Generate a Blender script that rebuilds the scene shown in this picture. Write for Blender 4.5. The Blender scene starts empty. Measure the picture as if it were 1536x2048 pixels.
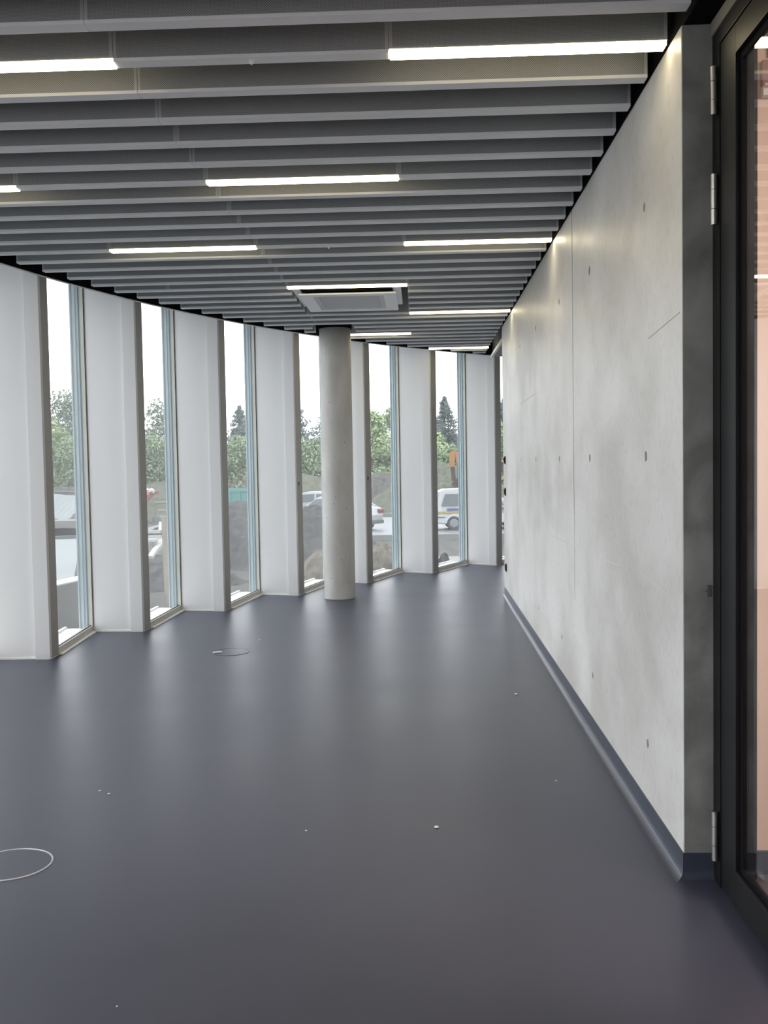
import bpy, bmesh, math, random
from mathutils import Vector, Matrix
from math import sin, cos, pi, sqrt, radians

# ------------------------------------------------------------------ camera, sky, exposure
scn = bpy.context.scene
COL = scn.collection
F_PX, CAM_H, ROLL, PITCH, YAW = 2006.0, 1.6, 0.01733, 0.04868, 0.03795
def _rz(v):
    c, s = cos(YAW), sin(YAW)
    return Vector((c*v[0]-s*v[1], s*v[0]+c*v[1], v[2]))
_R = _rz((1, 0, 0)); _F = _rz((0, cos(PITCH), -sin(PITCH))); _U = _rz((0, sin(PITCH), cos(PITCH)))
_R2 = cos(ROLL)*_R - sin(ROLL)*_U; _U2 = sin(ROLL)*_R + cos(ROLL)*_U
cd = bpy.data.cameras.new('camera'); cam = bpy.data.objects.new('camera', cd); COL.objects.link(cam)
cd.sensor_fit = 'VERTICAL'; cd.sensor_height = 24.0; cd.lens = 24.0*F_PX/2048.0
cd.clip_start = 0.05; cd.clip_end = 600
M = Matrix((( _R2.x, _U2.x, -_F.x, 0), (_R2.y, _U2.y, -_F.y, 0), (_R2.z, _U2.z, -_F.z, CAM_H), (0, 0, 0, 1)))
cam.matrix_world = M
scn.camera = cam
def ray(x, y): return (x-768)/F_PX*_R2 - (y-1024)/F_PX*_U2 + _F
def aty(x, y, Y):                      # world point seen at a photo pixel, at depth Y
    d = ray(x, y); return Vector((0, 0, CAM_H)) + d*(Y/d.y)
def atz(x, y, z):
    d = ray(x, y); return Vector((0, 0, CAM_H)) + d*((z-CAM_H)/d.z)

w = bpy.data.worlds.new('overcast_sky'); scn.world = w; w.use_nodes = True
bg = w.node_tree.nodes['Background']
bg.inputs[0].default_value = (0.95, 0.97, 1.0, 1); bg.inputs[1].default_value = 4.2
scn.view_settings.view_transform = 'Standard'; scn.view_settings.look = 'None'
scn.view_settings.exposure = 0.0; scn.view_settings.gamma = 1.0
scn.view_settings.use_curve_mapping = False
LAMP_E = 13.0
ROOM_LAMP_E = 60.0

# ------------------------------------------------------------------ materials
def mat(name, col, rough=0.5, metal=0.0, spec=0.5):
    m = bpy.data.materials.new(name); m.use_nodes = True
    b = m.node_tree.nodes['Principled BSDF']
    b.inputs['Base Color'].default_value = (*col, 1); b.inputs['Roughness'].default_value = rough
    b.inputs['Metallic'].default_value = metal
    b.inputs['Specular IOR Level'].default_value = spec
    return m
def noisy(name, c1, c2, scale=(1, 1, 1), rough=0.5, detail=6, lo=0.35, hi=0.65, bump=0.0, spec=0.5, rough2=None, dist=0.0, nscale=3.0):
    m = mat(name, c1, rough, 0, spec); nt = m.node_tree; N = nt.nodes; L = nt.links; b = N['Principled BSDF']
    tc = N.new('ShaderNodeTexCoord'); mp = N.new('ShaderNodeMapping'); mp.inputs['Scale'].default_value = scale
    no = N.new('ShaderNodeTexNoise'); no.inputs['Scale'].default_value = nscale; no.inputs['Detail'].default_value = detail
    no.inputs['Distortion'].default_value = dist
    cr = N.new('ShaderNodeValToRGB'); cr.color_ramp.elements[0].position = lo; cr.color_ramp.elements[1].position = hi
    cr.color_ramp.elements[0].color = (*c1, 1); cr.color_ramp.elements[1].color = (*c2, 1)
    L.new(tc.outputs['Object'], mp.inputs[0]); L.new(mp.outputs[0], no.inputs['Vector'])
    L.new(no.outputs['Fac'], cr.inputs[0]); L.new(cr.outputs[0], b.inputs['Base Color'])
    if rough2 is not None:
        mr = N.new('ShaderNodeMapRange'); mr.inputs[3].default_value = rough; mr.inputs[4].default_value = rough2
        L.new(no.outputs['Fac'], mr.inputs[0]); L.new(mr.outputs[0], b.inputs['Roughness'])
    if bump:
        n2 = N.new('ShaderNodeTexNoise'); n2.inputs['Scale'].default_value = nscale*12; n2.inputs['Detail'].default_value = 4
        L.new(mp.outputs[0], n2.inputs['Vector'])
        bp = N.new('ShaderNodeBump'); bp.inputs['Strength'].default_value = bump; bp.inputs['Distance'].default_value = 0.01
        L.new(n2.outputs['Fac'], bp.inputs['Height']); L.new(bp.outputs[0], b.inputs['Normal'])
    return m
def emis(name, col, e):
    m = bpy.data.materials.new(name); m.use_nodes = True; nt = m.node_tree; nt.nodes.clear()
    o = nt.nodes.new('ShaderNodeOutputMaterial'); s = nt.nodes.new('ShaderNodeEmission')
    s.inputs[0].default_value = (*col, 1); s.inputs[1].default_value = e; nt.links.new(s.outputs[0], o.inputs[0]); return m
def glass(name, tint, f0=0.08, refl=1.0):
    """thin clear sheet: transmission plus mirror reflection growing towards grazing (the same on both faces)"""
    m = bpy.data.materials.new(name); m.use_nodes = True; nt = m.node_tree; nt.nodes.clear(); N = nt.nodes; L = nt.links
    o = N.new('ShaderNodeOutputMaterial'); mx = N.new('ShaderNodeMixShader')
    t = N.new('ShaderNodeBsdfTransparent'); g = N.new('ShaderNodeBsdfGlossy'); ge = N.new('ShaderNodeNewGeometry')
    d = N.new('ShaderNodeVectorMath'); d.operation = 'DOT_PRODUCT'; L.new(ge.outputs['Normal'], d.inputs[0]); L.new(ge.outputs['Incoming'], d.inputs[1])
    def mth(op, x, y=None, z=None):
        q = N.new('ShaderNodeMath'); q.operation = op
        for i, v in enumerate((x, y, z)):
            if v is None: continue
            if isinstance(v, (int, float)): q.inputs[i].default_value = v
            else: L.new(v, q.inputs[i])
        return q.outputs[0]
    c = mth('ABSOLUTE', d.outputs['Value']); p = mth('POWER', mth('SUBTRACT', 1.0, c), 5.0); f = mth('MULTIPLY_ADD', p, 1.0-f0, f0)
    t.inputs[0].default_value = (*tint, 1); g.inputs[0].default_value = (refl, refl, refl, 1); g.inputs['Roughness'].default_value = 0.0
    L.new(f, mx.inputs[0]); L.new(t.outputs[0], mx.inputs[1]); L.new(g.outputs[0], mx.inputs[2]); L.new(mx.outputs[0], o.inputs[0])
    return m
M_floor = noisy('dark blue grey linoleum', (0.048, 0.050, 0.078), (0.060, 0.064, 0.096), (1, 1, 1), 0.33, 8, 0.3, 0.7, 0.03, 0.47, 0.43, 0, 1.3)
M_base = noisy('dark blue linoleum cove', (0.042, 0.048, 0.072), (0.052, 0.058, 0.086), (1, 1, 1), 0.32, 4, spec=0.5)
def concrete_wall():
    m = mat('pale smooth concrete', (0.6, 0.59, 0.58), 0.42, 0, 0.4); nt = m.node_tree; N = nt.nodes; L = nt.links; b = N['Principled BSDF']
    tc = N.new('ShaderNodeTexCoord')
    def nz(sc, ns, det, dist=0):
        mp = N.new('ShaderNodeMapping'); mp.inputs['Scale'].default_value = sc
        no = N.new('ShaderNodeTexNoise'); no.inputs['Scale'].default_value = ns; no.inputs['Detail'].default_value = det; no.inputs['Distortion'].default_value = dist
        L.new(tc.outputs['Object'], mp.inputs[0]); L.new(mp.outputs[0], no.inputs['Vector']); return no
    a = nz((1, 0.8, 0.30), 2.4, 6, 0.1); c = nz((1, 0.75, 1), 1.5, 6, 0.15); d = nz((1, 1, 1), 26, 5)
    r1 = N.new('ShaderNodeValToRGB'); r1.color_ramp.elements[0].position = 0.36; r1.color_ramp.elements[1].position = 0.60
    r1.color_ramp.elements[0].color = (0.555, 0.54, 0.52, 1); r1.color_ramp.elements[1].color = (0.71, 0.70, 0.69, 1)
    L.new(c.outputs['Fac'], r1.inputs[0])
    r2 = N.new('ShaderNodeValToRGB'); r2.color_ramp.elements[0].position = 0.3; r2.color_ramp.elements[1].position = 0.62
    r2.color_ramp.elements[0].color = (0.90, 0.895, 0.89, 1); r2.color_ramp.elements[1].color = (1, 1, 1, 1)
    L.new(a.outputs['Fac'], r2.inputs[0])
    r3 = N.new('ShaderNodeValToRGB'); r3.color_ramp.elements[0].position = 0.22; r3.color_ramp.elements[1].position = 0.5
    r3.color_ramp.elements[0].color = (0.88, 0.88, 0.88, 1); r3.color_ramp.elements[1].color = (1, 1, 1, 1)
    L.new(d.outputs['Fac'], r3.inputs[0])
    m1 = N.new('ShaderNodeMix'); m1.data_type = 'RGBA'; m1.blend_type = 'MULTIPLY'; m1.inputs[0].default_value = 1
    L.new(r1.outputs[0], m1.inputs[6]); L.new(r2.outputs[0], m1.inputs[7])
    m2 = N.new('ShaderNodeMix'); m2.data_type = 'RGBA'; m2.blend_type = 'MULTIPLY'; m2.inputs[0].default_value = 1
    L.new(m1.outputs[2], m2.inputs[6]); L.new(r3.outputs[0], m2.inputs[7])
    L.new(m2.outputs[2], b.inputs['Base Color'])
    mr = N.new('ShaderNodeMapRange'); mr.inputs[3].default_value = 0.25; mr.inputs[4].default_value = 0.6
    L.new(a.outputs['Fac'], mr.inputs[0]); L.new(mr.outputs[0], b.inputs['Roughness'])
    return m
M_wall = concrete_wall()
M_end = noisy('mottled grey concrete', (0.14, 0.138, 0.13), (0.30, 0.295, 0.285), (1, 1, 0.8), 0.75, 8, 0.32, 0.68, 0.1, 0.3, None, 0.4, 5.0)  # darker, mottled tone for the end face of the wall
M_hole = mat('grout plug grey', (0.22, 0.215, 0.20), 0.85)
M_seam = mat('dark joint grey', (0.20, 0.20, 0.19), 0.9)  # dark grey of the vertical formwork joint
M_seam3 = mat('faint seam grey', (0.50, 0.49, 0.475), 0.9)
M_seam2 = mat('pale formwork seam', (0.62, 0.61, 0.60), 0.7)
M_colm = noisy('cast column concrete', (0.52, 0.50, 0.475), (0.66, 0.64, 0.615), (1, 1, 0.5), 0.55, 8, 0.3, 0.7, 0.08, 0.4, None, 0.5, 4.0)
M_pore = mat('air pore dark', (0.13, 0.125, 0.12), 0.9)
M_panel = noisy('white coated facade panel', (0.675, 0.67, 0.68), (0.715, 0.71, 0.72), (1, 1, 0.3), 0.45, 3, spec=0.35, nscale=1.5)
M_strip = mat('white floor trim', (0.82, 0.81, 0.77), 0.5)
M_frame = mat('warm grey window frame', (0.60, 0.575, 0.52), 0.45)
M_ret = mat('taupe grey reveal', (0.36, 0.345, 0.315), 0.45)
M_gasket = mat('black gasket', (0.015, 0.015, 0.016), 0.6)
M_ext = mat('pale blue aluminium outside', (0.42, 0.52, 0.56), 0.35, 0.2)
M_ledge = mat('white outside ledge', (0.8, 0.8, 0.78), 0.6)
M_black = mat('matt black', (0.006, 0.006, 0.008), 0.85, 0, 0.1)
M_void = mat('black void paint', (0.008, 0.008, 0.009), 0.95, 0, 0.05)
M_trimw = mat('white cornice edge', (0.8, 0.8, 0.8), 0.5)
def perforated():
    m = mat('perforated grey sheet', (0.12, 0.125, 0.13), 0.55, 0, 0.3); nt = m.node_tree; N = nt.nodes; L = nt.links; b = N['Principled BSDF']
    tc = N.new('ShaderNodeTexCoord'); sp = N.new('ShaderNodeSeparateXYZ'); L.new(tc.outputs['Object'], sp.inputs[0])
    def s(o, k):
        a = N.new('ShaderNodeMath'); a.operation = 'MULTIPLY'; a.inputs[1].default_value = k; L.new(sp.outputs[o], a.inputs[0])
        c = N.new('ShaderNodeMath'); c.operation = 'SINE'; L.new(a.outputs[0], c.inputs[0]); return c
    a = s(0, 2*pi/0.009); c = s(2, 2*pi/0.009)
    p = N.new('ShaderNodeMath'); p.operation = 'MULTIPLY'; L.new(a.outputs[0], p.inputs[0]); L.new(c.outputs[0], p.inputs[1])
    cr = N.new('ShaderNodeValToRGB'); cr.color_ramp.elements[0].position = 0.25; cr.color_ramp.elements[1].position = 0.4
    cr.color_ramp.elements[0].color = (0.40, 0.415, 0.43, 1); cr.color_ramp.elements[1].color = (0.11, 0.115, 0.12, 1)
    L.new(p.outputs[0], cr.inputs[0]); L.new(cr.outputs[0], b.inputs['Base Color']); return m
M_perf = perforated()
M_rail = mat('grey powder coated sheet', (0.84, 0.85, 0.87), 0.5, 0, 0.4)
M_strip2 = mat('mid grey sheet', (0.50, 0.505, 0.52), 0.5, 0, 0.4)
M_lamp = emis('warm white diffuser', (1.0, 0.85, 0.54), LAMP_E)
M_roomlamp = emis('warm room diffuser', (1.0, 0.80, 0.66), ROOM_LAMP_E)
M_acw = mat('white plastic', (0.90, 0.91, 0.92), 0.4)
M_acg = mat('grey grille', (0.66, 0.67, 0.68), 0.6)
M_blackmet = mat('black powder coated steel', (0.008, 0.008, 0.009), 0.45, 0, 0.22)
M_steel = mat('brushed stainless steel', (0.55, 0.55, 0.53), 0.32, 1.0)
M_pane = glass('clear facade glass', (0.975, 0.985, 0.985), 0.03, 0.9)
M_door = glass('clear door glass', (0.97, 0.98, 0.98), 0.05)
M_pink = noisy('pale pink plaster', (0.84, 0.69, 0.62), (0.87, 0.72, 0.65), (1, 1, 1), 0.7, 3)
M_pinkd = mat('darker pink', (0.42, 0.27, 0.23), 0.8)  # for grille backing, wall band and panel seams
M_brown = mat('warm grey lino', (0.10, 0.085, 0.08), 0.35)
M_chalk = mat('white plaster crumb', (0.75, 0.74, 0.72), 0.9)
M_ringm = mat('thin alloy ring', (0.62, 0.64, 0.66), 0.35, 0.6)
# outside
M_soil = noisy('grey brown soil', (0.055, 0.055, 0.053), (0.10, 0.098, 0.092), (1, 1, 1), 0.95, 10, 0.4, 0.6, 0.6, 0.1, None, 0.8, 4.0)
M_dsoil = noisy('dark grey soil', (0.040, 0.041, 0.043), (0.072, 0.072, 0.074), (1, 1, 1), 0.95, 10, 0.4, 0.6, 0.8, 0.1, None, 0.8, 4.0)
M_tsoil = noisy('tan clay soil', (0.085, 0.075, 0.062), (0.15, 0.135, 0.112), (1, 1, 1), 0.95, 10, 0.4, 0.6, 0.8, 0.1, None, 0.8, 4.0)
M_gsoil = noisy('weedy olive soil', (0.075, 0.085, 0.062), (0.115, 0.12, 0.095), (1, 1, 1), 0.95, 10, 0.4, 0.6, 0.8, 0.1, None, 0.8, 4.0)
M_rub = noisy('pale rubble', (0.09, 0.09, 0.085), (0.18, 0.178, 0.165), (1, 1, 1), 0.95, 10, 0.4, 0.6, 0.8, 0.1, None, 0.8, 4.0)
M_road = noisy('wet pale asphalt', (0.11, 0.118, 0.128), (0.14, 0.148, 0.158), (1, 1, 1), 0.5, 5)
M_sheet = noisy('pale blue grey membrane', (0.125, 0.148, 0.155), (0.155, 0.18, 0.188), (1, 1, 1), 0.6, 5, nscale=1)
M_para = mat('beige grey precast', (0.21, 0.21, 0.195), 0.8)
M_conc = mat('light precast concrete', (0.15, 0.155, 0.155), 0.8)
M_wood = noisy('fresh timber', (0.27, 0.235, 0.18), (0.34, 0.30, 0.23), (4, 4, 0.5), 0.8, 4)
M_orange = mat('orange painted steel', (0.42, 0.11, 0.06), 0.5)
M_teal = mat('teal painted steel', (0.06, 0.19, 0.175), 0.5)
M_yel = mat('yellow orange machine paint', (0.24, 0.115, 0.025), 0.5)
M_rust = mat('rusty dark steel', (0.06, 0.045, 0.04), 0.8)
M_white = mat('white car paint', (0.30, 0.315, 0.33), 0.25)
M_carglass = mat('dark car glass', (0.05, 0.06, 0.068), 0.15)
M_tyre = mat('black rubber', (0.03, 0.03, 0.032), 0.8)
M_red = mat('red tail lamp', (0.16, 0.03, 0.035), 0.3)
M_blue = mat('blue stripe paint', (0.05, 0.075, 0.16), 0.4)
M_yell = mat('yellow stripe paint', (0.26, 0.20, 0.06), 0.4)
M_grey = mat('grey plastic', (0.08, 0.085, 0.09), 0.6)
M_roof = mat('pale metal roof', (0.145, 0.16, 0.172), 0.5)
M_bark = mat('brown bark', (0.07, 0.055, 0.045), 0.9)
def leafm(n, c1, c2): return noisy(n, c1, c2, (1, 1, 1), 0.8, 3, 0.35, 0.65, 0, 0.2, None, 0, 1.2)  # leaf colours are desaturated and paled in place of haze
M_leafA = leafm('mid green leaves', (0.15, 0.21, 0.12), (0.22, 0.29, 0.175))
M_leafB = leafm('yellow green leaves', (0.21, 0.28, 0.135), (0.30, 0.38, 0.21))
M_leafC = leafm('dark conifer needles', (0.115, 0.145, 0.14), (0.17, 0.205, 0.20))
M_leafD = leafm('grey green leaves', (0.13, 0.17, 0.13), (0.19, 0.235, 0.175))

# ------------------------------------------------------------------ helpers
def tag(o, label=None, cat=None, group=None, kind=None):
    if label: o['label'] = label
    if cat: o['category'] = cat
    if group: o['group'] = group
    if kind: o['kind'] = kind
    return o
def link(name, me, m, parent=None, smooth=False):
    o = bpy.data.objects.new(name, me); COL.objects.link(o)
    if m is not None and len(me.materials) == 0: me.materials.append(m)
    if parent is not None: o.parent = parent
    if smooth:
        for p in me.polygons: p.use_smooth = True
    return o
def empty(name, loc=(0, 0, 0), rz=0.0):
    o = bpy.data.objects.new(name, None); o.empty_display_size = 0.1; COL.objects.link(o)
    o.location = loc; o.rotation_euler = (0, 0, rz); return o
def bx(bm, x0, x1, y0, y1, z0, z1, bev=0.0):
    vs = [bm.verts.new((x, y, z)) for z in (z0, z1) for (x, y) in ((x0, y0), (x1, y0), (x1, y1), (x0, y1))]
    fs = [(0, 3, 2, 1), (4, 5, 6, 7), (0, 1, 5, 4), (1, 2, 6, 5), (2, 3, 7, 6), (3, 0, 4, 7)]
    F = [bm.faces.new([vs[i] for i in f]) for f in fs]
    if bev:
        es = set(e for f in F for e in f.edges)
        bmesh.ops.bevel(bm, geom=list(es), offset=bev, segments=2, profile=0.7, affect='EDGES')
def prism(bm, pts, z0, z1):
    """vertical prism over a polygon given in xy"""
    a = sum(pts[i][0]*pts[(i+1) % len(pts)][1]-pts[(i+1) % len(pts)][0]*pts[i][1] for i in range(len(pts)))
    if a < 0: pts = pts[::-1]
    lo = [bm.verts.new((p[0], p[1], z0)) for p in pts]; hi = [bm.verts.new((p[0], p[1], z1)) for p in pts]
    n = len(pts); bm.faces.new(lo[::-1]); bm.faces.new(hi)
    for i in range(n): bm.faces.new((lo[i], lo[(i+1) % n], hi[(i+1) % n], hi[i]))
def extr(bm, prof, p0, p1, up=(0, 0, 1)):
    """sweep a profile (side, up) straight from p0 to p1"""
    p0 = Vector(p0); p1 = Vector(p1); d = (p1-p0).normalized(); up = Vector(up); side = d.cross(up).normalized(); up = side.cross(d)
    A = [bm.verts.new(p0+side*s+up*u) for s, u in prof]; B = [bm.verts.new(p1+side*s+up*u) for s, u in prof]; n = len(prof)
    for i in range(n): bm.faces.new((A[i], A[(i+1) % n], B[(i+1) % n], B[i]))
    bm.faces.new(A[::-1]); bm.faces.new(B)
def bar(bm, p0, p1, w, h=None):
    h = h or w
    extr(bm, [(-w/2, -h/2), (w/2, -h/2), (w/2, h/2), (-w/2, h/2)], p0, p1, (0, 0, 1) if abs((Vector(p1)-Vector(p0)).normalized().z) < 0.95 else (0, 1, 0))
def cyl(bm, p0, p1, r0, r1=None, n=24):
    r1 = r0 if r1 is None else r1
    p0 = Vector(p0); p1 = Vector(p1); d = (p1-p0).normalized(); a = d.orthogonal().normalized(); b = d.cross(a)
    A = [bm.verts.new(p0+r0*(cos(2*pi*i/n)*a+sin(2*pi*i/n)*b)) for i in range(n)]
    B = [bm.verts.new(p1+r1*(cos(2*pi*i/n)*a+sin(2*pi*i/n)*b)) for i in range(n)]
    for i in range(n): bm.faces.new((A[i], A[(i+1) % n], B[(i+1) % n], B[i]))
    bm.faces.new(A[::-1]); bm.faces.new(B)
def mk(name, fn, m, parent=None, smooth=False):
    bm = bmesh.new(); fn(bm); bmesh.ops.recalc_face_normals(bm, faces=bm.faces)
    me = bpy.data.meshes.new(name); bm.to_mesh(me); bm.free()
    o = link(name, me, m, parent)
    if smooth:
        for p in me.polygons: p.use_smooth = len(p.vertices) <= 4
    return o
def box(name, x0, x1, y0, y1, z0, z1, m, parent=None, bev=0.0):
    return mk(name, lambda bm: bx(bm, x0, x1, y0, y1, z0, z1, bev), m, parent)
def copy_tree(o, parent=None):
    c = o.copy(); COL.objects.link(c); c.parent = parent
    for ch in o.children: copy_tree(ch, c)
    return c
def struct(o): o['kind'] = 'structure'; return o

# ------------------------------------------------------------------ key dimensions
WX = 0.975            # face of the concrete wall
WY0, WY1 = 3.787, 11.98
SLAT_Z = 3.17
TOPZ = 3.56
FC = (10.984, 4.663); FR = 14.571; STEP = 5.53
CC = (10.134, 5.042); CR = 13.597
def floc(k, r, t):
    a = radians(165.86-STEP*k)
    return Vector((FC[0]+(FR+r)*cos(a)+t*sin(a), FC[1]+(FR+r)*sin(a)-t*cos(a)))
def corn(Y, off=0.0):
    R = CR-off; return CC[0]-sqrt(max(0.0, R*R-(Y-CC[1])**2))

# ------------------------------------------------------------------ structure: floor, ceiling slab, walls
ring = []
for k in range(0, 1): ring += [floc(k, 0.045+0.0, 0.21), floc(k, 0.43, 1.36)]
K0, K1 = -8, 9
def outline(off=0.25):
    pts = []
    for k in range(K0, K1+1):
        pts += [floc(k, 0.045+off, 0.21), floc(k, 0.43+off, 1.36)]
    return pts
def fl(bm):
    pts = [(p.x, p.y) for p in outline(0.02)]
    pts = [p for p in pts if p[1] > -5.6 and p[0] < 4.7]
    pts = [(pts[0][0], -5.6)] + pts + [(4.7, pts[-1][1]), (4.7, -5.6)]
    prism(bm, pts, -0.12, 0.0)
floor = struct(mk('floor', fl, M_floor))
def ce(bm):
    pts = [(p.x, p.y) for p in outline(0.45)]
    pts = [p for p in pts if p[1] > -5.9 and p[0] < 4.9]
    pts = [(pts[0][0], -5.9)] + pts + [(4.9, pts[-1][1]), (4.9, -5.9)]
    prism(bm, pts, TOPZ, TOPZ+0.15)
struct(mk('ceiling', ce, M_void))
# right concrete wall
rw = mk('wall_right', lambda bm: bx(bm, WX, 1.245, WY0+0.004, WY1, 0.0, 3.18, 0.004), M_wall); struct(rw)
mk('end_face', lambda bm: bx(bm, WX+0.003, 1.245, WY0, WY0+0.006, 0.0, 3.18), M_end, rw)['label'] = 'dark mottled grey concrete end face'
# formwork joint, seams, tie holes
mk('joint', lambda bm: (bx(bm, WX-0.0012, WX+0.01, 6.46, 6.468, 1.25, 3.18), bx(bm, WX-0.0008, WX+0.01, 6.461, 6.466, 0.7, 1.25)), M_seam, rw)
def seams(bm):
    for (y0, z0, y1, z1) in ((3.82, 2.145, 4.35, 2.11), (8.5, 2.165, 9.9, 2.15)):
        extr(bm, [(-0.001, -0.002), (0.001, -0.002), (0.001, 0.002), (-0.001, 0.002)], (WX-0.0002, y0, z0), (WX-0.0002, y1, z1))
mk('formwork_seam', seams, M_seam3, rw)
def seams2(bm):
    for (y0, z0, y1, z1) in ((4.05, 1.065, 4.5, 1.085), (5.0, 1.07, 6.1, 1.05), (6.3, 1.05, 7.7, 1.03)):
        extr(bm, [(-0.001, -0.003), (0.001, -0.003), (0.001, 0.003), (-0.001, 0.003)], (WX-0.0004, y0, z0), (WX-0.0004, y1, z1))
mk('pale_seam', seams2, M_seam2, rw)
random.seed(5)
def hole(y, z, r, lbl=True):
    def f(bm):
        n = 14; ph = random.random()*6
        c = bm.verts.new((WX-0.0015, y, z)); V = [bm.verts.new((WX-0.0010, y+r*(1+0.15*sin(3*i+ph))*cos(2*pi*i/n), z+r*1.05*(1+0.12*sin(2*i+ph))*sin(2*pi*i/n))) for i in range(n)]
        W = [bm.verts.new((v.co.x+0.004, v.co.y, v.co.z)) for v in V]
        for i in range(n): bm.faces.new((c, V[i], V[(i+1) % n])); bm.faces.new((V[i], W[i], W[(i+1) % n], V[(i+1) % n]))
        bm.faces.new(W)
    return mk('tie_hole', f, M_hole, rw)
for y, z, r in ((4.40, 1.61, 0.022), (5.85, 1.61, 0.021), (7.13, 1.61, 0.018), (8.585, 1.613, 0.018), (9.87, 1.612, 0.014), (4.41, 2.68, 0.018),
                (5.82, 2.675, 0.024), (7.08, 2.70, 0.019), (8.52, 2.71, 0.018), (9.85, 2.71, 0.014), (4.39, 0.35, 0.018), (5.8, 0.35, 0.017), (7.08, 0.35, 0.014), (8.5, 0.35, 0.012)):
    hole(y, z, r)
# walls closing the storey
struct(box('wall_right', WX, 1.245, -5.6, -1.6, 0, 3.18, M_wall))
struct(box('wall_back', -4.6, 4.7, -5.75, -5.6, 0, TOPZ, M_wall))
struct(box('wall_end', 1.245, 4.7, WY1-0.25, WY1, 0, TOPZ, M_wall))
struct(box('wall_right', 4.55, 4.7, WY1, 17.9, 0, TOPZ, M_wall))
# black fascias: over the concrete wall and along the curved facade
fas = struct(box('trim_1', WX+0.008, 1.245, -5.6, WY1, 3.182, TOPZ, M_void))
def arcband(bm, r0, r1, z0, z1, y0=-5.5, y1=17.6, n=90):
    pts = []
    a0 = math.asin((y0-CC[1])/CR); a1 = math.asin(min(1, (y1-CC[1])/CR))
    A = []
    for i in range(n+1):
        a = a0+(a1-a0)*i/n
        A.append([bm.verts.new((CC[0]-r*cos(a), CC[1]+r*sin(a), z)) for (r, z) in ((r0, z0), (r1, z0), (r1, z1), (r0, z1))])
    for i in range(n):
        for j in range(4): bm.faces.new((A[i][j], A[i][(j+1) % 4], A[i+1][(j+1) % 4], A[i+1][j]))
    bm.faces.new(A[0]); bm.faces.new(A[-1][::-1])
tr = struct(mk('trim_2', lambda bm: arcband(bm, CR-0.012, CR+0.02, 3.188, TOPZ), M_void, smooth=False))
mk('cornice_edge', lambda bm: arcband(bm, CR-0.004, CR+0.012, 3.180, 3.188), M_trimw, tr)
# header beam past the end of the wall, with its pale lower edge
hb = struct(box('trim_3', 1.06, 1.30, WY1+0.02, 14.7, 3.13, TOPZ, mat('slate grey beam', (0.22, 0.23, 0.25), 0.6)))
box('edge_profile', 1.03, 1.06, WY1+0.02, 14.7, 3.10, 3.14, M_strip, hb)

# coved skirting on the concrete wall
def cove(bm):
    n = 6; r = 0.035; t = 0.004
    def prof():
        pts = [(0.0, 0.0), (0.0, 0.10), (-t, 0.10)]
        pts += [(-t-r+r*cos(a), r-r*sin(a)+0.0) for a in [pi/2*i/n for i in range(n+1)]]
        return pts
    P = prof()
    path = [(WX, WY1), (WX, WY0), (1.086, WY0)]
    offs = [(-1, 0), (-1, -1), (0, -1)]
    rows = []
    for (x, y), (ox, oy) in zip(path, offs):
        rows.append([bm.verts.new((x+ox*(-s), y+oy*(-s), z)) for s, z in P])
    m = len(P)
    for i in range(2):
        for j in range(m): bm.faces.new((rows[i][j], rows[i][(j+1) % m], rows[i+1][(j+1) % m], rows[i+1][j]))
    bm.faces.new(rows[0]); bm.faces.new(rows[-1][::-1])
bo = struct(mk('baseboard_right', cove, M_base))
for p in bo.data.polygons: p.use_smooth = False

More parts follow.
